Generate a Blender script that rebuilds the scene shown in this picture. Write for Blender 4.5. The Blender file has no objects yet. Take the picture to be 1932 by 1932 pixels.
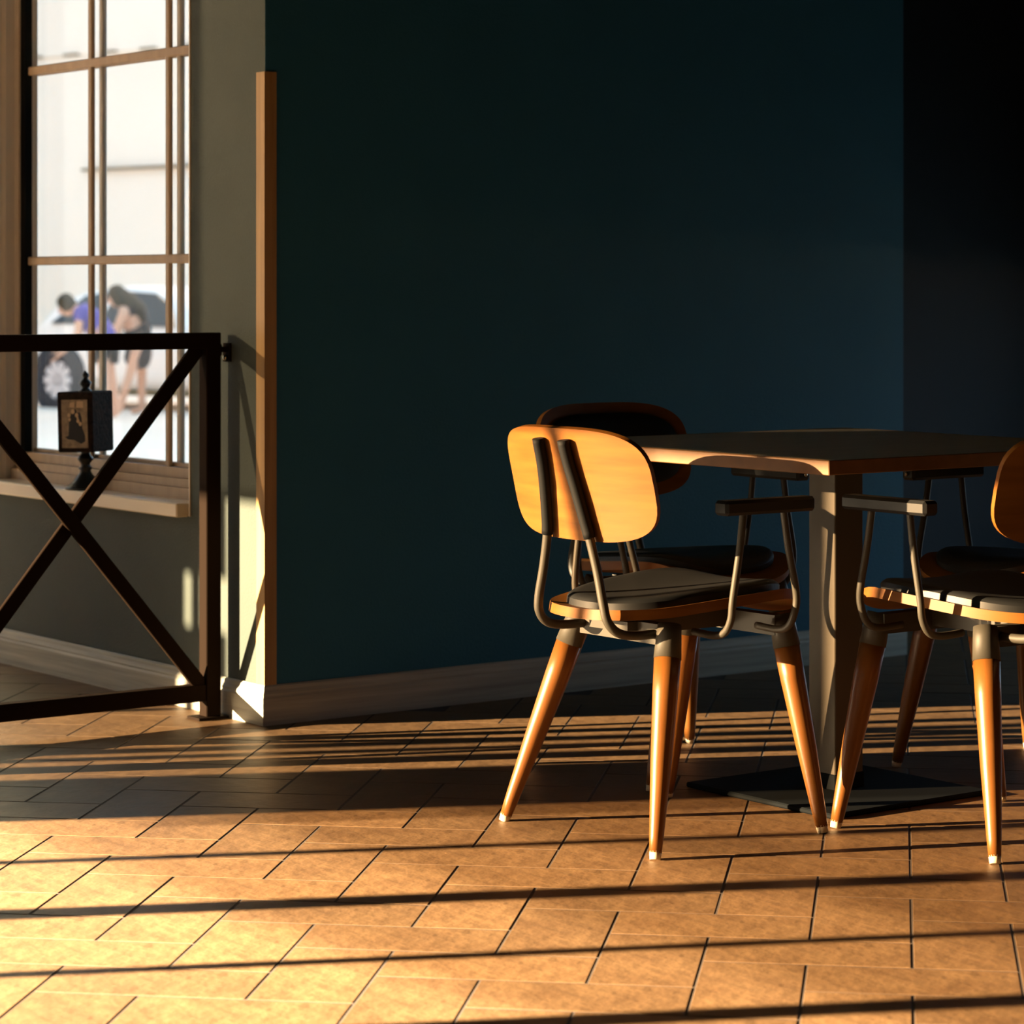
import bpy, math, random
from mathutils import Vector, Matrix
random.seed(7)
SC = bpy.context.scene
COL = SC.collection

# ---------------------------------------------------------------- camera, sky, sun, exposure
EYE = 1.08
F_PX = 5200.0
cam_d = bpy.data.cameras.new('camera')
cam = bpy.data.objects.new('camera', cam_d); COL.objects.link(cam)
cam.location = (0, 0, EYE); cam.rotation_euler = (math.radians(90), 0, 0)
cam_d.sensor_width = 36.0
cam_d.lens = F_PX / 1932 * 36.0
cam_d.shift_y = (542 - 966) / 1932
cam_d.clip_end = 300
cam_d.dof.use_dof = True
cam_d.dof.focus_distance = 5.6
cam_d.dof.aperture_fstop = 6.3
SC.camera = cam

world = bpy.data.worlds.new('sky'); SC.world = world; world.use_nodes = True
wb = world.node_tree.nodes['Background']
wb.inputs[0].default_value = (0.50, 0.75, 1.0, 1)
wb.inputs[1].default_value = 2.1

SUN_AZ = math.radians(10.0)     # heading of the rays, measured from +X towards +Y
SUN_EL = math.radians(9.5)
sd = bpy.data.lights.new('sun', 'SUN'); sun = bpy.data.objects.new('sun', sd); COL.objects.link(sun)
sd.energy = 250.0; sd.color = (1.0, 0.78, 0.52); sd.angle = math.radians(0.35)
ray = Vector((math.cos(SUN_AZ)*math.cos(SUN_EL), math.sin(SUN_AZ)*math.cos(SUN_EL), -math.sin(SUN_EL)))
sun.rotation_euler = ray.to_track_quat('-Z', 'Y').to_euler()
sun.location = (-12, 3, 6)

vs = SC.view_settings
vs.view_transform = 'Standard'; vs.look = 'None'; vs.gamma = 1; vs.exposure = 0.0; vs.use_curve_mapping = False
SC.cycles.max_bounces = 8
SC.cycles.transparent_max_bounces = 16

# ---------------------------------------------------------------- frames
# room frame: origin at the foot of the pier's outer corner, local x along the dark wall (away, right),
# local y along the window wall (away, left)
ROT = math.radians(36.8)
CORNER = Vector((-0.609, 6.80, 0))
ROOM = Matrix.Translation(CORNER) @ Matrix.Rotation(ROT, 4, 'Z')
E1 = Vector((math.cos(ROT), math.sin(ROT), 0)); E2 = Vector((-math.sin(ROT), math.cos(ROT), 0))

# ---------------------------------------------------------------- materials
def mat(name, color, rough=0.6, metal=0.0, spec=0.5, coat=0.0, coat_rough=0.1):
    m = bpy.data.materials.new(name); m.use_nodes = True
    b = m.node_tree.nodes['Principled BSDF']
    b.inputs['Base Color'].default_value = (*color, 1)
    b.inputs['Roughness'].default_value = rough
    b.inputs['Metallic'].default_value = metal
    b.inputs['Specular IOR Level'].default_value = spec
    b.inputs['Coat Weight'].default_value = coat
    b.inputs['Coat Roughness'].default_value = coat_rough
    return m

def nodes(m): return m.node_tree.nodes, m.node_tree.links, m.node_tree.nodes['Principled BSDF']

def noise_mat(name, c0, c1, scale=(8, 8, 8), detail=4, rough=0.6, bump=0.0, bump_scale=60, spec=0.5, coat=0.0, per_object=0.0, coat_rough=0.15):
    m = mat(name, c0, rough, 0, spec, coat, coat_rough); n, l, b = nodes(m)
    tc = n.new('ShaderNodeTexCoord'); mp = n.new('ShaderNodeMapping'); mp.inputs['Scale'].default_value = scale
    l.new(tc.outputs['Object'], mp.inputs[0])
    nz = n.new('ShaderNodeTexNoise'); nz.inputs['Scale'].default_value = 1; nz.inputs['Detail'].default_value = detail
    src = mp.outputs[0]
    oi = n.new('ShaderNodeObjectInfo')
    add = n.new('ShaderNodeVectorMath'); add.operation = 'MULTIPLY_ADD'
    add.inputs[1].default_value = (37, 11, 23); l.new(oi.outputs['Random'], add.inputs[0]); l.new(src, add.inputs[2])
    l.new(add.outputs[0], nz.inputs['Vector'])
    rp = n.new('ShaderNodeValToRGB'); rp.color_ramp.elements[0].color = (*c0, 1); rp.color_ramp.elements[1].color = (*c1, 1)
    rp.color_ramp.elements[0].position = .3; rp.color_ramp.elements[1].position = .7
    l.new(nz.outputs[0], rp.inputs[0])
    out = rp.outputs[0]
    if per_object:
        hv = n.new('ShaderNodeHueSaturation')
        mr = n.new('ShaderNodeMapRange'); mr.inputs[3].default_value = 1 - per_object; mr.inputs[4].default_value = 1 + per_object
        l.new(oi.outputs['Random'], mr.inputs[0]); l.new(mr.outputs[0], hv.inputs['Value']); l.new(out, hv.inputs['Color'])
        out = hv.outputs[0]
    l.new(out, b.inputs['Base Color'])
    if bump:
        n2 = n.new('ShaderNodeTexNoise'); n2.inputs['Scale'].default_value = bump_scale; n2.inputs['Detail'].default_value = 3
        l.new(tc.outputs['Object'], n2.inputs['Vector'])
        bp = n.new('ShaderNodeBump'); bp.inputs['Strength'].default_value = bump; bp.inputs['Distance'].default_value = .01
        l.new(n2.outputs[0], bp.inputs['Height']); l.new(bp.outputs[0], b.inputs['Normal'])
    return m

M = {}
M['wall_grey'] = noise_mat('grey_green_paint', (.044, .058, .050), (.053, .068, .060), (3, 3, 3), rough=.8, bump=.15, bump_scale=140)
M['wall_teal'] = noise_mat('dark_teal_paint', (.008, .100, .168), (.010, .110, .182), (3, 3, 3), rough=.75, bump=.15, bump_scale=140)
M['recess_shade'] = mat('recess_shade_colour', (.003, .011, .018), .8)  # darkness of the recess, put into the wall colour
M['wall_room'] = mat('dark_room_paint', (.05, .055, .055), .8)
M['wall_pale'] = mat('pale_fill_paint', (.62, .58, .52), .8)  # unseen walls made pale to bounce fill light into the room
M['ceiling'] = mat('dark_ceiling_paint', (.04, .04, .04), .9)
M['grout'] = mat('dark_grout', (.05, .032, .02), .9)
M['tile'] = noise_mat('stone_tile', (.115, .062, .026), (.160, .092, .040), (14, 14, 14), 6, rough=.5, bump=.2, bump_scale=26, spec=.35, per_object=.14)
M['oak'] = noise_mat('oak_strip', (.30, .165, .045), (.40, .235, .075), (60, 60, 3), 4, rough=.5)
M['base_wood'] = noise_mat('limed_wood_baseboard', (.28, .27, .22), (.46, .44, .36), (2.5, 2.5, 70), 5, rough=.55)
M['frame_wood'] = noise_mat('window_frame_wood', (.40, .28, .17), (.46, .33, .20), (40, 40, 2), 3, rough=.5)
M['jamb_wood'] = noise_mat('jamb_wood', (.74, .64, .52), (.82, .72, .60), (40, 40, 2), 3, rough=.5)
M['sill_wood'] = noise_mat('sill_wood', (.84, .72, .54), (.88, .77, .60), (4, 4, 30), 3, rough=.4)
M['black_steel'] = mat('black_painted_steel', (.012, .0065, .0035), .75, 0, .04)
M['bolt'] = mat('bright_bolt_steel', (.6, .58, .5), .25, 1)
M['chair_metal'] = mat('chair_black_metal', (.038, .035, .027), .55, 0, .3)
M['chair_wood'] = noise_mat('chair_leg_wood', (.135, .048, .0085), (.175, .066, .012), (30, 30, 4), 4, rough=.4, spec=.3, coat=.35, coat_rough=.2)
M['ply'] = noise_mat('plywood_veneer', (.130, .046, .0055), (.185, .072, .010), (3, 5, 55), 5, rough=.5, spec=.2)
M['leather'] = mat('black_leather', (.009, .010, .011), .45, 0, .3)
M['rubber'] = mat('black_rubber_and_shade', (.004, .005, .006), .7, 0, .15)  # rubber on the chair sleeves; stands for shade on the stile strip
M['tip'] = mat('nylon_foot_tip', (.65, .55, .40), .5)
M['table_top'] = noise_mat('table_top_laminate', (.40, .34, .23), (.48, .41, .28), (5, 40, 5), 5, rough=.5)
M['table_edge'] = noise_mat('table_edge_wood', (.135, .060, .017), (.175, .08, .024), (20, 20, 30), 4, rough=.5)
M['post_metal'] = mat('table_post_steel', (.048, .040, .026), .5, 0, .4)
M['base_plate'] = mat('table_base_black', (.004, .006, .008), .8, 0, .08)
M['white_wall'] = noise_mat('white_render', (.86, .75, .64), (.92, .81, .70), (.4, .4, .4), 3, rough=.9)
M['ledge'] = mat('facade_line_brown', (.16, .11, .05), .9)
M['ground'] = noise_mat('pale_paving', (.80, .64, .52), (.88, .72, .58), (.3, .3, .3), 3, rough=.9)
M['car_white'] = mat('car_white_paint', (.88, .76, .68), .35)
M['car_glass'] = mat('car_dark_glass', (.012, .009, .006), .3)
M['olive_glass'] = mat('car_olive_glass', (.10, .09, .045), .3)
M['tyre'] = mat('tyre_rubber', (.025, .023, .028), .9)
M['rim'] = mat('alloy_rim', (.62, .54, .52), .5)
M['rim_dark'] = mat('rim_gap', (.26, .23, .22), .9)
M['skin'] = mat('skin', (.62, .34, .22), .7)
M['shirt'] = mat('blue_shirt', (.09, .075, .30), .9)
M['dark_cloth'] = mat('dark_clothing', (.020, .012, .012), .9)
M['hair'] = mat('dark_hair', (.030, .022, .008), .8)
M['carved'] = noise_mat('carved_dark_wood', (.010, .006, .005), (.035, .018, .012), (90, 90, 90), 3, rough=.8, bump=.4, bump_scale=120, spec=.15)
M['turned'] = mat('black_turned_wood', (.006, .008, .009), .3)
M['sepia'] = noise_mat('sepia_print', (.18, .125, .07), (.40, .29, .17), (60, 60, 60), 4, rough=.5)
M['sepia_dark'] = mat('sepia_dark_print', (.012, .009, .006), .6)
M['sepia_light'] = mat('sepia_light_print', (.60, .42, .25), .6)

def glass_mat(name, tint):
    m = bpy.data.materials.new(name); m.use_nodes = True; n = m.node_tree.nodes; l = m.node_tree.links
    n.remove(n['Principled BSDF']); out = n['Material Output']
    tr = n.new('ShaderNodeBsdfTransparent'); tr.inputs[0].default_value = (*tint, 1)
    gl = n.new('ShaderNodeBsdfGlossy'); gl.inputs['Roughness'].default_value = .02
    lw = n.new('ShaderNodeLayerWeight'); lw.inputs[0].default_value = .5     # 'Facing' is the same from both sides
    pw = n.new('ShaderNodeMath'); pw.operation = 'POWER'; pw.inputs[1].default_value = 4; l.new(lw.outputs['Facing'], pw.inputs[0])
    fr = n.new('ShaderNodeMath'); fr.operation = 'MULTIPLY_ADD'; fr.inputs[1].default_value = .5; fr.inputs[2].default_value = .012; l.new(pw.outputs[0], fr.inputs[0])
    mx = n.new('ShaderNodeMixShader'); l.new(fr.outputs[0], mx.inputs[0]); l.new(tr.outputs[0], mx.inputs[1]); l.new(gl.outputs[0], mx.inputs[2])
    l.new(mx.outputs[0], out.inputs[0]); return m
M['glass'] = glass_mat('window_glass', (.97, .97, .96))

def dimmer_mat(name, through, tint):  # see-through sheets added out of view to weaken the sun
    m = bpy.data.materials.new(name); m.use_nodes = True; n = m.node_tree.nodes; l = m.node_tree.links
    n.remove(n['Principled BSDF']); out = n['Material Output']
    tr = n.new('ShaderNodeBsdfTransparent'); tr.inputs[0].default_value = (*tint, 1)
    df = n.new('ShaderNodeBsdfDiffuse'); df.inputs[0].default_value = (.10, .08, .05, 1)
    mx = n.new('ShaderNodeMixShader'); mx.inputs[0].default_value = through
    l.new(df.outputs[0], mx.inputs[1]); l.new(tr.outputs[0], mx.inputs[2]); l.new(mx.outputs[0], out.inputs[0]); return m
M['dimmer'] = dimmer_mat('sun_dimmer', .75, (1, .97, .93))
M['dimmer_light'] = dimmer_mat('light_sun_dimmer', .455, (1, .97, .92))
M['dimmer_dark'] = dimmer_mat('dense_sun_dimmer', .092, (1, .95, .88))

# ---------------------------------------------------------------- mesh helpers
class MB:
    def __init__(s): s.v = []; s.f = []; s.sm = []
    def add(s, vs, fs, smooth=False):
        o = len(s.v); s.v += [tuple(v) for v in vs]
        for f in fs: s.f.append(tuple(i + o for i in f)); s.sm.append(smooth)
        return s
    def box(s, x0, x1, y0, y1, z0, z1, m=None):
        vs = [Vector((x, y, z)) for z in (z0, z1) for y in (y0, y1) for x in (x0, x1)]
        if m: vs = [m @ v for v in vs]
        return s.add(vs, [(0, 2, 3, 1), (4, 5, 7, 6), (0, 1, 5, 4), (2, 6, 7, 3), (0, 4, 6, 2), (1, 3, 7, 5)])
    def bevel_box(s, x0, x1, y0, y1, z0, z1, r, m=None):
        # box with all edges chamfered by r
        c = Vector(((x0+x1)/2, (y0+y1)/2, (z0+z1)/2)); h = ((x1-x0)/2, (y1-y0)/2, (z1-z0)/2)
        vs = []; idx = {}
        for sx in (-1, 1):
            for sy in (-1, 1):
                for sz in (-1, 1):
                    for ax in range(3):
                        d = [h[k] - (0 if k == ax else r) for k in range(3)]
                        v = c + Vector((sx*d[0], sy*d[1], sz*d[2])); idx[(sx, sy, sz, ax)] = len(vs); vs.append(m @ v if m else v)
        fs = []
        for ax in range(3):
            o = [k for k in range(3) if k != ax]
            for sg in (-1, 1):
                q = []
                for a, b in ((-1, -1), (1, -1), (1, 1), (-1, 1)):
                    t = [0, 0, 0]; t[ax] = sg; t[o[0]] = a; t[o[1]] = b; q.append(idx[(*t, ax)])
                flip = (sg < 0) != (ax == 1)
                fs.append(tuple(reversed(q)) if flip else tuple(q))
        for ax in range(3):            # edges along ax
            o = [k for k in range(3) if k != ax]
            for a in (-1, 1):
                for b in (-1, 1):
                    t0 = [0]*3; t1 = [0]*3; t0[ax] = -1; t1[ax] = 1
                    for t in (t0, t1): t[o[0]] = a; t[o[1]] = b
                    fs.append((idx[(*t0, o[0])], idx[(*t1, o[0])], idx[(*t1, o[1])], idx[(*t0, o[1])]))
        for sx in (-1, 1):
            for sy in (-1, 1):
                for sz in (-1, 1): fs.append(tuple(idx[(sx, sy, sz, k)] for k in range(3)))
        return s.add(vs, fs)
    def tube(s, pts, r, n=10, r2=None, caps=True, up=Vector((0, 0, 1))):
        pts = [Vector(p) for p in pts]; rs = r if isinstance(r, (list, tuple)) else [r]*len(pts)
        vs = []; prev = None
        for i, p in enumerate(pts):
            t = (pts[min(i+1, len(pts)-1)] - pts[max(i-1, 0)]).normalized()
            if prev is None:
                u = t.cross(up);  u = t.cross(Vector((1, 0, 0))) if u.length < .05 else u
            else: u = prev - t*prev.dot(t)
            u.normalize(); prev = u; w = t.cross(u)
            for k in range(n):
                a = 2*math.pi*k/n; vs.append(p + u*(rs[i]*math.cos(a)) + w*((rs[i] if r2 is None else r2)*math.sin(a)))
        fs = [(i*n+k, i*n+(k+1) % n, (i+1)*n+(k+1) % n, (i+1)*n+k) for i in range(len(pts)-1) for k in range(n)]
        s.add(vs, fs, True)
        if caps:
            o = len(s.v) - len(vs); m = (len(pts)-1)*n
            s.f.append(tuple(o+k for k in reversed(range(n)))); s.sm.append(False)
            s.f.append(tuple(o+m+k for k in range(n))); s.sm.append(False)
        return s
    def lathe(s, prof, n=20, m=None, smooth=True):
        vs = []
        for r, z in prof:
            for k in range(n):
                a = 2*math.pi*k/n; v = Vector((r*math.cos(a), r*math.sin(a), z)); vs.append(m @ v if m else v)
        fs = [(i*n+k, i*n+(k+1) % n, (i+1)*n+(k+1) % n, (i+1)*n+k) for i in range(len(prof)-1) for k in range(n)]
        fs += [tuple(reversed(range(n))), tuple((len(prof)-1)*n+k for k in range(n))]
        return s.add(vs, fs, smooth)
    def prism(s, poly, z0, z1, m=None):
        n = len(poly); vs = [Vector((x, y, z0)) for x, y in poly] + [Vector((x, y, z1)) for x, y in poly]
        if m: vs = [m @ v for v in vs]
        fs = [tuple(reversed(range(n))), tuple(range(n, 2*n))] + [(i, (i+1) % n, n+(i+1) % n, n+i) for i in range(n)]
        return s.add(vs, fs)
    def shell(s, outline, surf, th, rings=(.3, .55, .75, .9, 1), n=48, bulge=None, off=0.0):
        """Curved plate: outline(t)->(u,v); surf(u,v)->point; thickness th; the face on +normal may bulge."""
        def nrm(u, v):
            e = 1e-3; a = surf(u+e, v)-surf(u-e, v); b = surf(u, v+e)-surf(u, v-e); return a.cross(b).normalized()
        top = []; bot = []
        for r in (0,)+tuple(rings):
            for k in range(1 if r == 0 else n):
                u, v = outline(2*math.pi*k/n); u *= r; v *= r
                p = surf(u, v); N = nrm(u, v); bg = bulge(r) if bulge else 1
                top.append(p + N*(off + th*bg)); bot.append(p + N*off)
        vs = top + bot; T = len(top); fs = []; R = len(rings)
        for k in range(n):
            k2 = (k+1) % n; fs.append((0, 1+k, 1+k2)); fs.append((T, T+1+k2, T+1+k))
            for i in range(R-1):
                a, b, c, d = 1+i*n+k, 1+i*n+k2, 1+(i+1)*n+k2, 1+(i+1)*n+k
                fs.append((a, d, c, b)); fs.append((T+a, T+b, T+c, T+d))
        s.add(vs, fs, True)
        o = len(s.v)-len(vs); b = 1+(R-1)*n
        rim = []
        for k in range(n):                      # separate rim vertices keep the edge crisp
            rim.append(s.v[o+b+k]); 
        for k in range(n): rim.append(s.v[o+T+b+k])
        s.add(rim, [(k, n+k, n+(k+1) % n, (k+1) % n) for k in range(n)], True)
        return s
    def mesh(s, name):
        me = bpy.data.meshes.new(name); me.from_pydata(s.v, [], s.f)
        me.polygons.foreach_set('use_smooth', s.sm); me.update(); return me

def smooth_path(pts, k=6):
    P = [Vector(p) for p in pts]; out = []
    for i in range(len(P)-1):
        p0, p1, p2, p3 = P[max(i-1, 0)], P[i], P[i+1], P[min(i+2, len(P)-1)]
        for j in range(k):
            t = j/k; out.append(.5*((2*p1) + (p2-p0)*t + (2*p0-5*p1+4*p2-p3)*t*t + (3*p1-p0-3*p2+p3)*t**3))
    return out + [P[-1]]

def obj(name, mb, m, parent=None, mw=None, label=None, kind=None):
    me = mb if isinstance(mb, bpy.types.Mesh) else mb.mesh(name)
    if not me.materials: me.materials.append(M[m] if isinstance(m, str) else m)
    o = bpy.data.objects.new(name, me); COL.objects.link(o)
    if parent is not None: o.parent = parent
    if mw is not None: o.matrix_basis = mw
    if label: o['label'] = label
    if kind: o['kind'] = kind
    return o

def tag(o, label, cat, group=None):
    o['label'] = label; o['category'] = cat
    if group: o['group'] = group
    return o

def empty(name, mw):
    o = bpy.data.objects.new(name, None); COL.objects.link(o); o.matrix_basis = mw; o.empty_display_size = .1; return o

def struct(name, mb, m, label=None, mw=ROOM):
    return obj(name, mb, m, None, mw, label, 'structure')

def copy_tree(o, parent=None):
    c = o.copy(); COL.objects.link(c); c.parent = parent
    for ch in o.children: copy_tree(ch, c)
    return c

# ---------------------------------------------------------------- room shell (room frame)
XL, XA, XR, YB, YE, YR, ZC = -5.5, 2.2, 3.7, -7.5, 3.6, .65, 3.2      # street side, dark wall end, behind camera, far end, ceiling

# window wall with its opening
WT = .13
wb0, wb1, wz0, wz1 = .3625, 1.50, .49, 2.55
w = MB()
w.box(0, WT, .0006, wb0, 0, ZC); w.box(0, WT, wb1, YE+.2, 0, ZC); w.box(0, WT, wb0, wb1, 0, wz0); w.box(0, WT, wb0, wb1, wz1, ZC)
struct('wall_left', w, 'wall_grey', 'grey-green painted pier and wall around the bright window')
struct('wall_back', MB().box(.0004, XA, 0, .2, 0, ZC).box(XA-.2, XA, .2, YR, 0, ZC), 'wall_teal', 'dark teal wall behind the table and chairs')
struct('wall_recess', MB().box(XA-.2, XR+.06, YR, YR+.2, 0, ZC), 'recess_shade', 'recess wall past the end of the teal wall, its shade put into a near black colour')  # near black colour stands in for the shade in the recess
DB0, DB1, DZ0, DZ1 = -2.0, .20, .10, 1.10            # window in the right wall, outside the frame
w = MB()
w.box(XR, XR+.06, DB1, YR+.2, 0, ZC); w.box(XR, XR+.06, YB-.2, DB0, 0, ZC); w.box(XR, XR+.06, DB0, DB1, 0, DZ0); w.box(XR, XR+.06, DB0, DB1, DZ1, ZC)
struct('wall_right', w, 'wall_teal', 'dark right side wall')
# street-side wall: a run of windows
A0, A1, AZ0, AZ1 = -.62, 1.60, .60, 1.815
B0, B1, BZ0, BZ1 = 2.03, 3.27, .45, 2.95
w = MB()
w.box(XL-.2, XL, YB-.2, A0, 0, ZC); w.box(XL-.2, XL, A1, B0, 0, ZC); w.box(XL-.2, XL, B1, YE+.2, 0, ZC)
w.box(XL-.2, XL, A0, A1, 0, AZ0); w.box(XL-.2, XL, A0, A1, AZ1, ZC); w.box(XL-.2, XL, B0, B1, 0, BZ0); w.box(XL-.2, XL, B0, B1, BZ1, ZC)
struct('wall_street', w, 'wall_pale', 'pale street side wall')
struct('wall_front', MB().box(XL-.2, XR+.2, YB-.2, YB, 0, ZC), 'wall_room', 'dark wall at the near end of the room')
E0, E1, EZ0, EZ1 = -4.1, -.45, .30, 2.60             # opening added in the far end wall for fill light, outside the frame
w = MB()
w.box(XL-.2, E0, YE, YE+.2, 0, ZC); w.box(E1, WT, YE, YE+.2, 0, ZC); w.box(E0, E1, YE, YE+.2, 0, EZ0); w.box(E0, E1, YE, YE+.2, EZ1, ZC)
struct('wall_end', w, 'wall_pale', 'pale wall beyond the railing')
struct('ceiling', MB().box(XL-.2, XR+.2, YB-.2, YE+.2, ZC, ZC+.15), 'ceiling', 'dark ceiling')

# floor: grout slab with a herringbone of 2:1 tiles laid at 45 degrees to the walls
fl = MB()
fl.box(XL-.2, 0, YB-.2, YE+.2, -.15, -.0007); fl.box(0, XR+.06, YB-.2, YR+.2, -.15, -.0007)
floor = struct('floor', fl, 'grout', 'herringbone floor of warm brown stone tiles')
TW = .1671; TA = math.radians(8.0)
vh = Vector((math.sin(TA), math.cos(TA), 0)); uh = Vector((vh.y, -vh.x, 0))
U0, V0 = -1.14918, 4.91838
inv = ROOM.inverted(); J = .003
def tile_mb(lu, lv):
    hu, hv = lu/2-J, lv/2-J; c = .0002; z1 = 0.0
    mb = MB()
    vs = [(-hu, -hv, -.008), (hu, -hv, -.008), (hu, hv, -.008), (-hu, hv, -.008), (-hu, -hv, z1-c), (hu, -hv, z1-c), (hu, hv, z1-c), (-hu, hv, z1-c),
          (-hu+c, -hv+c, z1), (hu-c, -hv+c, z1), (hu-c, hv-c, z1), (-hu+c, hv-c, z1)]
    fs = [(8, 9, 10, 11)]
    for k in range(4):
        k2 = (k+1) % 4; fs += [(k, k2, 4+k2, 4+k), (4+k, 4+k2, 8+k2, 8+k)]
    return mb.add(vs, fs)
tv_me = tile_mb(TW, 2*TW).mesh('tile_upright'); tu_me = tile_mb(2*TW, TW).mesh('tile_across')
for me in (tv_me, tu_me): me.materials.append(M['tile'])
rot_t = Matrix((( uh.x, vh.x, 0, 0), (uh.y, vh.y, 0, 0), (0, 0, 1, 0), (0, 0, 0, 1)))
cand = []
for k in range(-70, 71):
    for j in range(-40, 41):
        for kind in (0, 1):
            if kind == 0: cu, cv = k+.5, -k+4*j+1
            else: cu, cv = k+1, -k+4*j+2.5
            p = uh*(U0+cu*TW) + vh*(V0+cv*TW)
            q = inv @ p
            ext = .19
            if not (XL-.1 < q.x < XR+.05 and YB-.1 < q.y < YE+.05) or (.05 < q.x < XA and q.y > .05) or (q.x >= XA and q.y > YR+.05): continue
            vis = p.y > 3.6 and abs(p.x) < .19*p.y+.3
            d = p.length if vis else 100 + p.length
            cand.append((d, kind, p))
cand.sort(key=lambda c: c[0])
rest = MB()
for i, (d, kind, p) in enumerate(cand):
    jit = Matrix.Translation((p.x, p.y, random.uniform(-.0002, .0001))) @ rot_t @ Matrix.Rotation(random.uniform(-.0003, .0003), 4, 'X') @ Matrix.Rotation(random.uniform(-.0003, .0003), 4, 'Y')
    if i < 300:
        obj('tile', tu_me if kind else tv_me, 'tile', floor, inv @ jit)
    else:
        me = tu_me if kind else tv_me
        rest.add([inv @ jit @ v.co for v in me.vertices], [tuple(pl.vertices) for pl in me.polygons])
obj('tile_field', rest, 'tile', floor, kind='stuff')

# baseboards: moulded profile swept along the walls
BH = .098
prof = [(0, 0), (-.016, 0), (-.016, .066), (-.013, .072), (-.0135, .077), (-.009, .086), (-.008, .094), (-.004, BH), (0, BH)]
def sweep_base(name, axis, s0, s1, c, sign, m0, m1, label):
    """axis 'y': runs along room y on the plane x=c; profile offset goes to sign*x. m0/m1: mitre factors."""
    mb = MB(); vs = []; n = len(prof)
    for s, mi in ((s0, m0), (s1, m1)):
        for px, pz in prof:
            d = -px; t = s + mi*d
            vs.append((c+sign*d, t, pz) if axis == 'y' else (t, c+sign*d, pz))
    fs = [(i, i+1, n+i+1, n+i) for i in range(n-1)] + [tuple(range(n)), tuple(range(2*n-1, n-1, -1))]
    if (axis == 'x') != (sign > 0): fs = [tuple(reversed(f)) for f in fs]
    mb.add(vs, fs); return struct(name, mb, 'base_wood', label)
sweep_base('baseboard_left', 'y', 0, YE, 0, -1, -1, -1, 'moulded wooden baseboard below the window wall')
sweep_base('baseboard_back', 'x', 0, XA, 0, -1, -1, 0, 'moulded wooden baseboard along the dark teal wall')
sweep_base('baseboard_right', 'y', YR, YB, XR, -1, -1, 1, 'dark baseboard at the right wall')

# oak corner guard on the pier's edge
g = MB()
gz0, gz1 = BH, 1.612
g.box(-.005, 0, -.005, .034, gz0, gz1); g.box(0, .030, -.005, 0, gz0, gz1)
struct('trim_1', g, 'oak', 'oak corner guard strip on the pier edge')

# ---------------------------------------------------------------- window in the left wall
win = empty('window_1', ROOM); win['kind'] = 'structure'; win['label'] = 'tall wooden grid window letting in white daylight'
# jambs and stops (stepped profile)
for side, y0 in ((1, wb1), (-1, wb0)):
    for n_, (a0, a1, d) in enumerate(((-.004, .030, .004), (.030, .034, .008), (.034, .066, .012), (.066, .070, .016), (.070, WT, .022))):
        mb = MB()
        mb.box(a0, a1, *( (y0-d, y0) if side > 0 else (y0, y0+d) ), wz0, wz1); obj('jamb_moulding', mb, 'jamb_wood', win)
mb = MB().box(0, WT, wb0, wb1, wz1-.02, wz1); obj('head_jamb', mb, 'frame_wood', win)
# stool (sill board) and the stepped bottom rail under the glass
SILL = .524
obj('sill', MB().bevel_box(-.034, .07, wb0+.016, wb1+.06, SILL-.036, SILL, .003), 'sill_wood', win, label='pale sunlit window sill board')
for a0, a1, z1_ in ((.048, .062, SILL+.030), (.062, .080, SILL+.052), (.080, .104, SILL+.078), (.104, WT, SILL+.088)):
    obj('bottom_rail', MB().box(a0, a1, wb0+.02, wb1-.02, SILL-.03, z1_), 'frame_wood', win)
GA = .088                                             # inner face of the grid
gy0, gy1 = wb0+.02, wb1-.022
vb = [1.075, .640]; hz = [1.156, 1.708, 2.26]
gz_b = SILL+.078
obj('stile_shade', MB().box(.078, .100, gy1-.030, gy1, gz_b, wz1-.02), 'rubber', win, label='shade beside the panes, put in as a black strip')  # side shade of the stile, built as a black strip
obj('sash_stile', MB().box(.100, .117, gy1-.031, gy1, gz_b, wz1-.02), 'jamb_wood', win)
obj('sash_stile', MB().box(.078, WT, gy0, gy0+.03, gz_b, wz1-.02), 'frame_wood', win)
for y in vb:
    obj('muntin', MB().bevel_box(GA, GA+.013, y-.011, y+.011, gz_b-.01, wz1-.02, .003), 'frame_wood', win)
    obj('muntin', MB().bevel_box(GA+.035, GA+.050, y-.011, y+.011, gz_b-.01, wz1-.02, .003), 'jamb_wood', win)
for z in hz:
    obj('muntin', MB().bevel_box(GA-.001, GA+.012, gy0, gy1, z-.0125, z+.0125, .003), 'frame_wood', win)
    obj('muntin', MB().bevel_box(GA+.036, GA+.051, gy0, gy1, z-.011, z+.011, .003), 'frame_wood', win)
ys = [gy0+.02] + sorted(vb) + [gy1-.02]; zs = [gz_b-.005] + hz + [wz1-.03]
for i in range(3):
    for j in range(4):
        obj('pane', MB().box(GA+.022, GA+.026, ys[i], ys[i+1], zs[j], zs[j+1]), 'glass', win)

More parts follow.
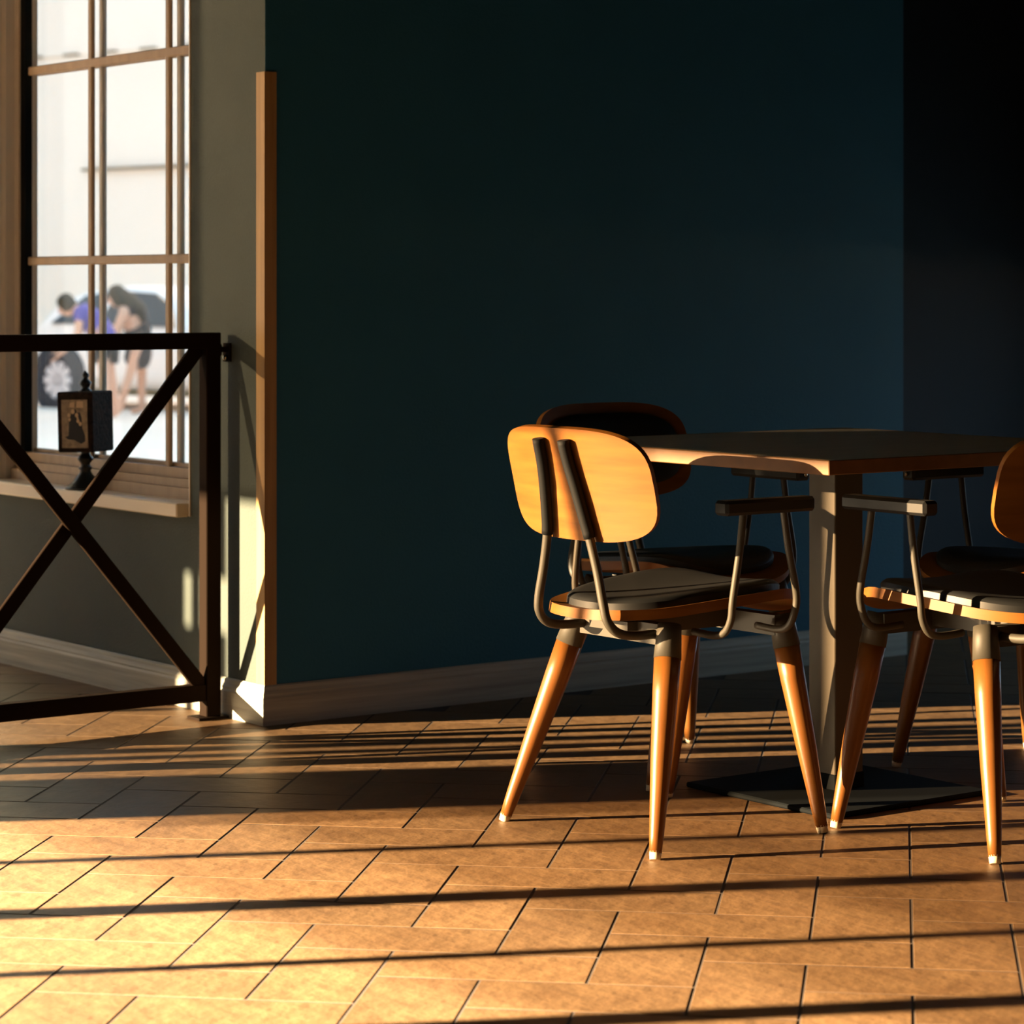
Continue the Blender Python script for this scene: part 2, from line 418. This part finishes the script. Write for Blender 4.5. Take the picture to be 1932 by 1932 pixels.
# ---------------------------------------------------------------- windows outside the frame (street side, right wall)
def plain_window(name, x0, y0, y1, z0, z1, bars, rails, label):
    wn = empty(name, ROOM); wn['kind'] = 'structure'; wn['label'] = label
    for y, wd in bars: obj('mullion', MB().box(x0-.08, x0-.02, y-wd/2, y+wd/2, z0, z1), 'frame_wood', wn)
    for z, wd in rails: obj('rail', MB().box(x0-.08, x0-.02, y0, y1, z-wd/2, z+wd/2), 'frame_wood', wn)
    ed = [y0] + sorted(b[0] for b in bars) + [y1]
    for i in range(len(ed)-1): obj('pane', MB().box(x0-.052, x0-.048, ed[i], ed[i+1], z0, z1), 'glass', wn)
    return wn
w2 = plain_window('window_2', XL, A0, A1, AZ0, AZ1, [(-.36, .05), (.113, .013), (.587, .060), (1.075, .013)], [], 'wide street side window')
for k, z in enumerate((.82, .90, .98)): obj('dimmer_sheet', MB().box(XL+.01+.006*k, XL+.012+.006*k, A0, A1, z, AZ1+.05), 'dimmer', w2)  # unseen stepped sheets added to dim the sun on the right
obj('dimmer_sheet', MB().box(XL+.034, XL+.036, 1.36, A1, .86, AZ1+.05), 'dimmer', w2)  # extra unseen sheet added to darken one strip of floor
w3 = plain_window('window_3', XL, B0, B1, BZ0, BZ1, [(2.20, .05), (2.33, .03), (2.44, .05), (2.56, .022), (3.14, .024)], [], 'street side window by the railing')
obj('dimmer_sheet', MB().box(XL+.01, XL+.013, B0-.02, B1+.02, BZ0-.02, 1.60), 'dimmer_light', w3)  # unseen sheet added to weaken sun on the lower pier
obj('dense_dimmer_sheet', MB().box(XL+.02, XL+.023, B0-.02, B1+.02, 1.57, BZ1+.05), 'dimmer_dark', w3)  # denser unseen sheet added to dim sun on the upper pier
obj('panel', MB().box(XL-.06, XL-.03, 2.99, 3.29, 1.385, 1.60), 'frame_wood', w3)  # unseen piece added to cut off the sun patch below the sill
obj('rail', MB().box(XL-.06, XL-.03, 2.99, 3.29, 1.12, 1.245), 'frame_wood', w3)  # unseen bar added to bound the same sun patch from below
w4 = plain_window('window_4', XR+.08, DB0, DB1, DZ0, DZ1, [(-1.15, .04)], [], 'window in the right wall')

w5 = empty('fill_window_5', ROOM); w5['kind'] = 'structure'; w5['label'] = 'wide unseen window added in the far end wall for fill light'  # unseen window added to raise the fill on the window wall
for x in (E0+.02, -2.9, -1.65, E1-.02): obj('mullion', MB().box(x-.025, x+.025, YE+.05, YE+.12, EZ0, EZ1), 'frame_wood', w5)
for x0, x1 in ((E0, -2.9), (-2.9, -1.65), (-1.65, E1)): obj('pane', MB().box(x0, x1, YE+.08, YE+.084, EZ0, EZ1), 'glass', w5)

# ---------------------------------------------------------------- black steel railing
PB = .176
rail = empty('railing', ROOM @ Matrix.Translation((0, PB, 0)))
tag(rail, 'black steel railing with crossed bars standing before the window', 'railing')
PX0, PX1 = -.074, -.032                              # post nearest the pier (x range)
def railpart(name, mb): return obj(name, mb, 'black_steel', rail)
PAN = .775                                            # post spacing
TOPZ, TB, BT, BB = .966, .926, .088, .046
for k in range(3):
    dx = -k*PAN
    railpart('post', MB().bevel_box(PX0+dx, PX1+dx, -.019, .019, .006, TOPZ, .002))
    railpart('post_foot', MB().box(PX0+dx-.028, PX1+dx+.04, -.03, .03, 0, .007))
railpart('top_rail', MB().bevel_box(PX0-2*PAN, PX1, -.0195, .0195, TB, TOPZ+.0005, .002))
for k in range(2):
    x1 = PX0 - k*PAN; x0 = PX1 - (k+1)*PAN
    railpart('bottom_rail', MB().bevel_box(x0, x1, -.017, .017, BB, BT, .002))
    for n_, (za, zb) in enumerate(((BT-.02, TB+.02), (TB+.02, BT-.02))):
        p = Vector((x0-.005, 0, za)); q = Vector((x1+.005, 0, zb)); d = (q-p); L = d.length; d.normalize()
        sidev = Vector((0, 1, 0)); wv = d.cross(sidev)
        m = Matrix(((d.x, sidev.x, wv.x, p.x), (d.y, sidev.y, wv.y, p.y), (d.z, sidev.z, wv.z, p.z), (0, 0, 0, 1)))
        o_ = -.006 if n_ else .006
        railpart('cross_bar', MB().bevel_box(0, L, o_-.006, o_+.006, -.0185, .0185, .0015, m))
wbk = railpart('wall_bracket', MB().box(PX1, -.0005, -.008, .008, .917, .931).box(-.006, 0, -.016, .016, .893, .940).bevel_box(PX1-.002, PX1+.006, -.014, .014, .908, .938, .002))
obj('bolt', MB().lathe([(.0, -.010), (.006, -.009), (.007, -.006), (.007, 0)], 10, Matrix.Translation((-.006, -.002, .903)) @ Matrix.Rotation(math.radians(90), 4, 'Y')), 'bolt', wbk, label='bright bolt head')

# ---------------------------------------------------------------- chairs
def superell(hu, hv, n):
    def f(t):
        c, s = math.cos(t), math.sin(t)
        return (math.copysign(abs(c)**(2/n), c)*hu, math.copysign(abs(s)**(2/n), s)*hv)
    return f
def seat_outline(scale=1.0):
    g_ = superell(.242, 1, 3.0)
    def f(t):
        u, v = g_(t); return (u*scale, v*scale*(.192 + .030*(u/.242)))
    return f
def seat_surf(u, v):
    x = u; z = .436 + .014*(x/.22)
    z += .020*(v/.2)**2 * (1 if x < .1 else 1)          # sides turn up
    if x < -.10: z += .010*((-x-.10)/.12)**2
    if x > .13: z -= .022*((x-.13)/.09)**2
    return Vector((x+.012, v, z))
def back_surf(u, v):                                   # u across (left +), v up
    x = -.250 + .045*(u/.23)**2 - .235*v - .35*v*v
    return Vector((x, u, .697+v))
def make_chair():
    t = empty('armchair', Matrix())
    seat = obj('seat', MB().shell(seat_outline(), seat_surf, .020, n=56), 'ply', t, label='curved plywood seat shell')
    obj('seat_cushion', MB().shell(seat_outline(.86), seat_surf, .026, rings=(.3, .55, .75, .88, .95, .985, 1), n=56, bulge=lambda r: 1-.12*r**6-.38*r**40, off=.020), 'leather', t, label='black upholstered seat pad')
    bo = superell(.223, .110, 3.7)
    back = obj('backrest', MB().shell(lambda a: (lambda q: (q[0], -q[1]))(bo(a)), lambda u, v: back_surf(u, -v), -.013, n=56), 'ply', t, label='bent plywood backrest panel')
    bo2 = superell(.196, .084, 3.6)
    obj('back_cushion', MB().shell(bo2, back_surf, .022, rings=(.3, .55, .75, .88, .95, 1), n=56, bulge=lambda r: 1-.6*r**8, off=.011), 'leather', t, label='black upholstered back pad')
    obj('under_frame', MB().box(-.115, -.085, -.15, .15, .385, .425).box(.165, .195, -.15, .15, .385, .425).box(-.10, .18, -.015, .015, .392, .425)
        .box(-.14, -.04, -.06, .06, .405, .425), 'chair_metal', t)
    for s in (-1, 1):
        pts = [(-.284, .040*s, .782), (-.2725, .042*s, .74), (-.262, .048*s, .70), (-.2485, .058*s, .64), (-.240, .067*s, .595), (-.235, .085*s, .53), (-.234, .102*s, .468), (-.228, .108*s, .436), (-.205, .111*s, .414), (-.165, .112*s, .406), (-.09, .112*s, .406)]
        path = smooth_path(pts, 5)
        up = obj('back_upright', MB().tube(path, .0092, 10), 'chair_metal', t)
        obj('sleeve', MB().tube([path[0] + Vector((0, 0, .003))] + path[1:21], .0118, 12), 'rubber', up, label='black rubber sleeve behind the back panel')
        pad = obj('armrest', MB().bevel_box(-.068, .165, .252*s-.02, .252*s+.02, .642, .671, .006), 'leather', t, label='black armrest pad')
        for top, bot in ((-.008, -.03), (.095, .135)):
            pts = [(top, .252*s, .65), ((top*.6+bot*.4), .25*s, .57), (bot, .246*s, .48), (bot, .240*s, .44), (bot, .222*s, .413), (bot, .19*s, .404), (bot, .13*s, .406)]
            obj('arm_rod', MB().tube(smooth_path(pts, 5), .0075, 10), 'chair_metal', t)
        obj('screw', MB().lathe([(.0, .005), (.004, .004), (.005, 0)], 10, Matrix.Translation((.168, .252*s, .656)) @ Matrix.Rotation(math.radians(90), 4, 'Y')), 'bolt', pad)
    for tx, fx in ((-.10, -.219), (.19, .213)):
        for s in (-1, 1):
            T = Vector((tx, .140*s, .425)); Fp = Vector((fx, .239*s, 0)); d = (Fp-T); 
            at = lambda f: T + d*f
            mb = MB().tube([at(f) for f in (.14, .3, .6, .9, .972)], [.0265, .0252, .0205, .0142, .0120], 18)
            leg = obj('leg', mb, 'chair_wood', t)
            obj('leg_cap', MB().tube([at(f) for f in (0, .05, .15)], [.0235, .025, .0275], 18), 'chair_metal', leg)
            e = at(1); e0 = at(.966)
            obj('foot_tip', MB().tube([e0, Vector((e.x, e.y, 0.0))], [.0122, .0105], 14), 'tip', leg)
    return t
ch0 = make_chair()
CH = [((.302, 5.520), ROT, 'armchair with sunlit orange plywood back, legs nearest the camera on the left'),
      ((.361, 6.219), ROT-math.pi/2, 'armchair by the dark wall, black back pad peeking over the orange chair back'),
      ((.965, 5.480), ROT+math.pi/2, 'armchair on the near right with dark red shaded back cut by the frame'),
      ((1.180, 6.150), ROT+math.pi, 'armchair in deep shade behind the table post at the far right')]
for i, ((x, y), r, lab) in enumerate(CH):
    c = ch0 if i == 0 else copy_tree(ch0)
    c.matrix_basis = Matrix.Translation((x, y, 0)) @ Matrix.Rotation(r, 4, 'Z')
    tag(c, lab, 'chair', 'armchairs around the square table')

# ---------------------------------------------------------------- table
tb = empty('square_table', Matrix.Translation((.694, 5.905, 0)) @ Matrix.Rotation(ROT, 4, 'Z'))
tag(tb, 'square wooden table on a single steel post between the armchairs', 'table')
TH = .445
obj('tabletop', MB().box(-TH, TH, -TH, TH, .7205, .7475), 'table_top', tb, label='dark wooden tabletop')
for sx, sy in ((1, 0), (-1, 0), (0, 1), (0, -1)):
    mb = MB()
    if sx: mb.bevel_box(min(sx*TH, sx*(TH+.003)), max(sx*TH, sx*(TH+.003)), -TH-.008, TH+.003, .7195, .748, .0015)
    else: mb.bevel_box(-TH, TH, min(sy*TH, sy*(TH+.003)), max(sy*TH, sy*(TH+.003)), .7195, .748, .0015)
    obj('edge_band', mb, 'table_edge', tb, label='orange wooden edge band')
obj('post', MB().bevel_box(-.041, .041, -.041, .041, .012, .71, .002), 'post_metal', tb)
obj('dark_base_box', MB().bevel_box(-.043, .043, -.043, .043, .011, .045, .002), 'base_plate', tb)  # darker box around the bottom of the post
obj('base_plate', MB().bevel_box(-.228, .228, -.228, .228, .001, .012, .003), 'base_plate', tb, label='black square floor plate')
obj('top_bracket', MB().box(-.25, .25, -.03, .03, .708, .7205).box(-.03, .03, -.25, .25, .708, .7205), 'base_plate', tb)

# ---------------------------------------------------------------- photo block on a turned stand, on the sill
PSX, PSY = .022, .975
stw = ROOM @ Vector((PSX, PSY, SILL))
ps = empty('photo_stand', Matrix.Translation(stw) @ Matrix.Rotation(math.radians(-23), 4, 'Z'))
tag(ps, 'small dark carved photo block on a turned pedestal on the window sill', 'photo stand')
obj('pedestal', MB().lathe([(.056, 0), (.056, .006), (.050, .010), (.036, .020), (.026, .034), (.018, .044), (.015, .052), (.020, .058), (.014, .064), (.013, .070), (.021, .080), (.022, .086), (.014, .094), (.012, .102), (.018, .108), (.018, .114)], 20), 'turned', ps, label='glossy black turned pedestal')
BX = .056
TILT = Matrix.Translation((0, 0, .19)) @ Matrix.Rotation(math.radians(-1.5), 4, 'Y') @ Matrix.Translation((0, 0, -.19))
blk = obj('block', MB().bevel_box(-BX, BX, -BX, BX, .104, .270, .004, TILT), 'carved', ps)
obj('finial', MB().lathe([(.020, .266), (.018, .272), (.010, .278), (.016, .288), (.017, .294), (.010, .302), (.007, .306), (.010, .312), (.009, .318), (.004, .322), (.002, .326)], 16), 'turned', ps)
pr = obj('photo_print', MB().box(-.040, .042, -BX-.002, -BX+.001, .116, .248), 'sepia', ps, TILT, label='sepia group photograph')
yv = -BX-.0022
def blob(pts): # flat print shapes on the photograph
    return MB().prism([(x, z) for x, z in pts], 0, .0006, Matrix(((1, 0, 0, 0), (0, 0, -1, yv), (0, 1, 0, 0), (0, 0, 0, 1))))
obj('printed_figure', blob([(-.030, .146), (-.018, .150), (-.016, .185), (-.010, .205), (-.004, .222), (.006, .222), (.010, .212), (.018, .214), (.024, .200), (.026, .170), (.034, .150), (.034, .134), (.022, .128), (.0, .138), (-.02, .140)]), 'sepia_dark', pr)
hd = MB()
for x, z, r in ((-.003, .216, .006), (.009, .206, .0055), (-.016, .206, .005), (.013, .190, .005), (-.014, .194, .004), (.020, .182, .005), (.012, .198, .003)):
    hd.v  # keep the list of heads in one print
    blob_pts = [(x+r*math.cos(a*math.pi/4), z+r*1.2*math.sin(a*math.pi/4)) for a in range(8)]
    b_ = blob(blob_pts); hd.add([(v[0], v[1]-.0003, v[2]) for v in b_.v], b_.f)
obj('printed_faces', hd, 'sepia_light', pr, kind='stuff')
obj('printed_backdrop', blob([(.008, .226), (.030, .226), (.030, .244), (.010, .244)]), 'sepia_light', pr)
obj('printed_backdrop', blob([(-.014, .228), (.002, .226), (.002, .242), (-.012, .240)]), 'sepia_light', pr)

# ---------------------------------------------------------------- street outside the window
GZ = -.32
gm = MB().add([(-70, -30, GZ), (40, -30, GZ), (40, 90, GZ), (-70, 90, GZ)], [(0, 1, 2, 3)])
struct('ground', gm, 'ground', 'pale sunlit pavement outside the window', Matrix())
def at_px(x, y, Y): return Vector(((x-966)/F_PX*Y, Y, EYE-(y-542)/F_PX*Y))
fd = Vector((-.77, .638, 0))                          # street direction (away to the left)
fa = math.atan2(-fd.y, -fd.x)                         # local x points to the right end
fp = at_px(240, 542, 46); fp.z = GZ
bd = empty('building', Matrix.Translation(fp) @ Matrix.Rotation(fa, 4, 'Z'))
tag(bd, 'overexposed pale facade across the street behind the window panes', 'building')
obj('wall', MB().box(-22, 14, 0, 6, 0, 12), 'white_wall', bd)
def zf(y): return EYE-(y-542)/F_PX*46 - GZ
obj('ledge', MB().box(-1.05, 14, -.10, 0, zf(320), zf(315)), 'ledge', bd, label='thin dark ledge line')
obj('ledge', MB().box(-22, 14, -.05, 0, zf(96), zf(93)), 'white_wall', bd)
for k in range(9): obj('vent', MB().box(-2.5+k*.95, -2.1+k*.95, -.06, 0, zf(97), zf(93)), 'ledge', bd)

shade_block = empty('building', Matrix.Translation((-27, 6, GZ)))  # unseen block added to keep sun off the street
tag(shade_block, 'plain unseen block added outside the frame to keep the street in shade', 'building')
obj('wall', MB().box(-6, 0, 0, 85, 0, 14), 'white_wall', shade_block); obj('block_cap', MB().box(-6.2, .2, -.2, 85.2, 14, 14.5), 'ledge', shade_block)

# the white car
cp = at_px(112, 542, 32); cp.z = GZ
CARW = Matrix.Translation(cp) @ Matrix.Rotation(fa+math.radians(4), 4, 'Z')
car = empty('car', CARW)
tag(car, 'white car parked outside, one alloy wheel showing through the lower window panes', 'car')
# stations along the length: x, sill z, belt z, roof z, half width low, half width top
st = [(-.62, .42, .70, .76, .70, .62), (-.50, .30, .86, .98, .80, .66), (-.25, .24, .95, 1.22, .84, .62), (.15, .22, .97, 1.36, .86, .60), (.7, .21, .96, 1.42, .86, .60), (1.2, .21, .95, 1.40, .86, .60),
      (1.6, .21, .94, 1.27, .86, .60), (2.0, .21, .93, 1.02, .86, .64), (2.15, .21, .92, .955, .86, .68), (2.7, .22, .86, .89, .85, .68), (3.1, .26, .72, .77, .82, .66), (3.28, .36, .58, .62, .72, .6)]
vs_ = []; 
for x, zs_, zb, zr, wl, wt in st:
    vs_ += [(x, -wl*.93, zs_), (x, -wl, zs_+.18), (x, -wl*.985, zb), (x, -wt, zr-.03), (x, -wt*.6, zr), (x, wt*.6, zr), (x, wt, zr-.03), (x, wl*.985, zb), (x, wl, zs_+.18), (x, wl*.93, zs_)]
n_ = 10; fs_ = [(i*n_+k, (i+1)*n_+k, (i+1)*n_+(k+1) % n_, i*n_+(k+1) % n_) for i in range(len(st)-1) for k in range(n_)]
fs_ += [tuple(range(n_)), tuple(reversed(range((len(st)-1)*n_, len(st)*n_)))]
obj('body', MB().add([(x, y+.86, z) for x, y, z in vs_], fs_, True), 'car_white', car)
def side_panel(poly, depth=.02):                       # poly of (x, z, inset)
    mb = MB(); n = len(poly); a = [(x, i-.014, z) for x, z, i in poly]; b = [(x, i+depth, z) for x, z, i in poly]
    return mb.add(a+b, [tuple(range(n)), tuple(reversed(range(n, 2*n)))] + [(k, n+k, n+(k+1) % n, (k+1) % n) for k in range(n)])
obj('side_window', side_panel([(.62, .97, .012), (1.78, .95, .012), (1.58, 1.20, .17), (1.3, 1.33, .235), (.72, 1.36, .238)]), 'car_glass', car)
obj('rear_window', side_panel([(-.15, .98, .02), (.54, .97, .015), (.62, 1.35, .238), (.2, 1.30, .235)]), 'car_glass', car)
obj('wheel_arch', MB().lathe([(.40, -.012), (.43, -.012), (.43, .02), (.40, .02)], 28, Matrix.Translation((0, -.008, .33)) @ Matrix.Rotation(math.radians(90), 4, 'X')), 'tyre', car)
obj('sill_trim', MB().bevel_box(.5, 2.2, -.01, .05, .17, .235, .01), 'ledge', car)
obj('door_line', MB().box(.60, .612, .004, .012, .3, .95), 'ledge', car)
for wx in (0, 2.55):
    W_ = Matrix.Translation((wx, -.022, .325)) @ Matrix.Rotation(math.radians(90), 4, 'X')
    ty = obj('wheel', MB().lathe([(.215, .0), (.27, .028), (.315, .02), (.325, -.02), (.325, -.17), (.2, -.19)], 32, W_), 'tyre', car)
    rm = MB().lathe([(.05, .0), (.06, -.02), (.215, -.035), (.218, -.01), (.224, .004)], 32, W_)
    obj('rim', rm, 'rim_dark', ty)
    sp = MB().lathe([(.012, .012), (.055, .008), (.055, -.02), (.012, -.02)], 16, W_)
    for k in range(10):
        m_ = W_ @ Matrix.Rotation(2*math.pi*k/10, 4, 'Z'); sp.prism([(.03, -.032), (.215, -.042), (.215, .042), (.03, .032)], -.008, .010, m_)
    obj('spokes', sp, 'rim', ty)

# two people between the window and the car
def skin_chain(name, chains, m, parent, sub=1):
    me = bpy.data.meshes.new(name); vs = []; es = []; rs = []; key = {}
    for ch in chains:
        pv = None
        for (x, y, z, r) in ch:
            k = (round(x, 3), round(y, 3), round(z, 3))
            if k not in key: key[k] = len(vs); vs.append((x, y, z)); rs.append(r)
            if pv is not None and pv != key[k]: es.append((pv, key[k]))
            pv = key[k]
    me.from_pydata(vs, es, []); me.update()
    o = bpy.data.objects.new(name, me); COL.objects.link(o)
    md = o.modifiers.new('skin', 'SKIN'); md.use_smooth_shade = True
    for i, r in enumerate(rs): me.skin_vertices[0].data[i].radius = (r, r)
    me.skin_vertices[0].data[0].use_root = True
    s2 = o.modifiers.new('subd', 'SUBSURF'); s2.levels = sub; s2.render_levels = sub
    dg = bpy.context.evaluated_depsgraph_get(); new = bpy.data.meshes.new_from_object(o.evaluated_get(dg))
    bpy.data.objects.remove(o, do_unlink=True); new.name = name; new.materials.clear(); new.materials.append(M[m])
    return obj(name, new, m, parent)
def fingers(hand, dirv, sidev, up):
    """Five short curled finger chains leaving a palm."""
    out = []
    for k, ln in enumerate((.065, .075, .070, .055)):
        b = Vector(hand) + Vector(sidev)*((k-1.5)*.020) + Vector(dirv)*.035
        p1 = b + Vector(dirv)*ln*.55; p2 = p1 + (Vector(dirv)*.8+Vector(up)*-.5)*ln*.5
        out.append([(*hand, .024), (*b, .010), (*p1, .009), (*p2, .007)])
    tb_ = Vector(hand) + Vector(sidev)*-.035; out.append([(*hand, .024), (*tb_, .011), (*(tb_+Vector(dirv)*.035), .009)])
    return out
# person leaning to the left in a blue shirt (local frame: x right, y away, z up, origin on the ground)
pp = at_px(196, 542, 29.2); pp.z = GZ
p1 = empty('person', Matrix.Translation(pp))
tag(p1, 'person in a blue shirt leaning left beside the white car outside', 'person')
hd_c = (-.40, 0, 1.20)
def head(parent, c, face, tilt):
    m_ = Matrix.Translation(c) @ Matrix.Rotation(tilt, 4, 'Y')
    mb = MB(); n = 20
    prof = []
    for i in range(13):
        th = math.pi*i/12; prof.append((.002+math.sin(th)*(.076 if i < 7 else .072), -math.cos(th)*.115))
    mb.lathe(prof, n, m_ @ Matrix.Diagonal((1.12, .92, 1, 1)))
    f = -1 if face < 0 else 1
    mb.tube([m_ @ Vector((f*.075, 0, .02)), m_ @ Vector((f*.100, 0, -.012)), m_ @ Vector((f*.083, 0, -.026))], [.008, .014, .010], 8)   # nose
    mb.tube([m_ @ Vector((f*.074, -.022, -.052)), m_ @ Vector((f*.084, 0, -.050)), m_ @ Vector((f*.074, .022, -.052))], .007, 6)          # lips
    for s in (-1, 1): mb.tube([m_ @ Vector((0, s*.068, .012)), m_ @ Vector((-f*.012, s*.078, 0)), m_ @ Vector((0, s*.070, -.026))], .009, 6)  # ears
    h = obj('head', mb, 'skin', parent)
    for s in (-1, 1): obj('eye', MB().lathe([(.002, -.008), (.009, 0), (.002, .008)], 8, m_ @ Matrix.Translation((f*.074, s*.030, .012))), 'hair', h)
    return h, m_
skin_chain('body', [[(0.0, 0, .86, .12), (-.10, 0, 1.02, .13), (-.22, 0, 1.14, .12), (-.30, 0, 1.17, .06), (-.36, 0, 1.19, .055)],
    [(0.0, 0, .86, .12), (.0, -.09, .82, .085), (.02, -.10, .46, .060), (.06, -.10, .10, .042), (.06, -.10, .05, .04), (-.08, -.10, .035, .035)],
    [(0.0, 0, .86, .12), (.0, .09, .82, .085), (.06, .11, .46, .060), (.12, .12, .10, .042), (.12, .12, .05, .04), (-.02, .12, .035, .035)],
    [(-.22, 0, 1.14, .12), (-.23, -.17, 1.13, .055), (-.24, -.22, .90, .042), (-.38, -.22, .74, .032), (-.44, -.21, .69, .026)] ] + [[(-.44, -.21, .69, .026)] + f_[1:] for f_ in fingers((-.44, -.21, .69), (-.7, 0, -.7), (0, 1, 0), (.7, 0, 0))] +
    [[(-.22, 0, 1.14, .12), (-.23, .17, 1.13, .055), (-.28, .22, .92, .042), (-.44, .20, .80, .032), (-.50, .20, .76, .026)]] + [[(-.50, .20, .76, .026)] + f_[1:] for f_ in fingers((-.50, .20, .76), (-.7, 0, -.7), (0, 1, 0), (.7, 0, 0))],
    'skin', p1)
skin_chain('shirt', [[(.03, 0, .72, .17), (0.0, 0, .88, .155), (-.10, 0, 1.03, .155), (-.20, 0, 1.14, .14), (-.25, 0, 1.165, .09)],
    [(-.20, 0, 1.14, .14), (-.23, -.17, 1.13, .075), (-.24, -.20, 1.0, .062)], [(-.20, 0, 1.14, .14), (-.23, .17, 1.13, .075), (-.26, .20, 1.0, .062)]], 'shirt', p1)
skin_chain('shorts', [[(0, 0, .80, .15), (.0, -.09, .74, .105), (.01, -.10, .58, .09)], [(0, 0, .80, .15), (.0, .09, .74, .105), (.03, .10, .58, .09)]], 'dark_cloth', p1)
h1, hm = head(p1, hd_c, -1, math.radians(-35))
hb = MB(); hb.lathe([(.03, .128), (.075, .105), (.092, .06), (.094, .0), (.085, -.05), (.05, -.07)], 16, hm @ Matrix.Translation((.022, 0, 0)) @ Matrix.Diagonal((1.02, .95, 1, 1)))
obj('hair', hb, 'hair', h1, label='short dark hair')
# second person, dark clothes and long dark hair, bending behind the first
pp = at_px(248, 542, 30.2); pp.z = GZ
p2 = empty('person', Matrix.Translation(pp))
tag(p2, 'person with long dark hair in dark clothes bending beside the car door', 'person')
skin_chain('body', [[(.10, 0, .84, .12), (.04, 0, 1.0, .12), (-.05, 0, 1.13, .11), (-.10, 0, 1.19, .055), (-.13, 0, 1.22, .05)],
    [(.10, 0, .84, .12), (.10, -.09, .80, .085), (.0, -.10, .46, .058), (-.10, -.10, .12, .042), (-.10, -.10, .05, .04), (-.22, -.10, .035, .034)],
    [(.10, 0, .84, .12), (.10, .09, .80, .085), (.10, .10, .46, .058), (.10, .11, .12, .042), (.10, .11, .05, .04), (-.03, .11, .035, .034)],
    [(-.05, 0, 1.13, .11), (-.06, -.17, 1.12, .06), (-.13, -.20, .95, .05), (-.16, -.20, .78, .042), (-.17, -.20, .71, .028)]] + [[(-.17, -.20, .71, .028)] + f_[1:] for f_ in fingers((-.17, -.20, .71), (-.1, 0, -1), (0, 1, 0), (1, 0, 0))] +
    [[(-.05, 0, 1.13, .11), (-.06, .17, 1.12, .06), (-.16, .20, .95, .05), (-.22, .20, .80, .042), (-.24, .20, .73, .028)]] + [[(-.24, .20, .73, .028)] + f_[1:] for f_ in fingers((-.24, .20, .73), (-.1, 0, -1), (0, 1, 0), (1, 0, 0))], 'skin', p2)
skin_chain('jacket', [[(.11, 0, .80, .165), (.07, 0, .95, .16), (.02, 0, 1.07, .15), (-.05, 0, 1.15, .12)], [(-.05, 0, 1.15, .12), (-.06, -.15, 1.13, .085)], [(-.05, 0, 1.15, .12), (-.06, .15, 1.13, .085)]], 'dark_cloth', p2)
skin_chain('skirt', [[(.10, 0, .86, .16), (.08, 0, .66, .165), (.03, 0, .50, .17)]], 'dark_cloth', p2)
h2, hm2 = head(p2, (-.17, 0, 1.29), -1, math.radians(-25))
hb = MB(); hb.lathe([(.03, .130), (.078, .106), (.096, .06), (.098, .0), (.092, -.06), (.05, -.12)], 16, hm2 @ Matrix.Translation((.026, 0, 0)))
hb.tube([hm2 @ Vector((.03, 0, .06)), (-.04, 0, 1.24), (.06, 0, 1.14), (.12, 0, 1.02)], [.08, .11, .11, .06], 12)
obj('hair', hb, 'hair', h2, label='long dark hair falling over the back')
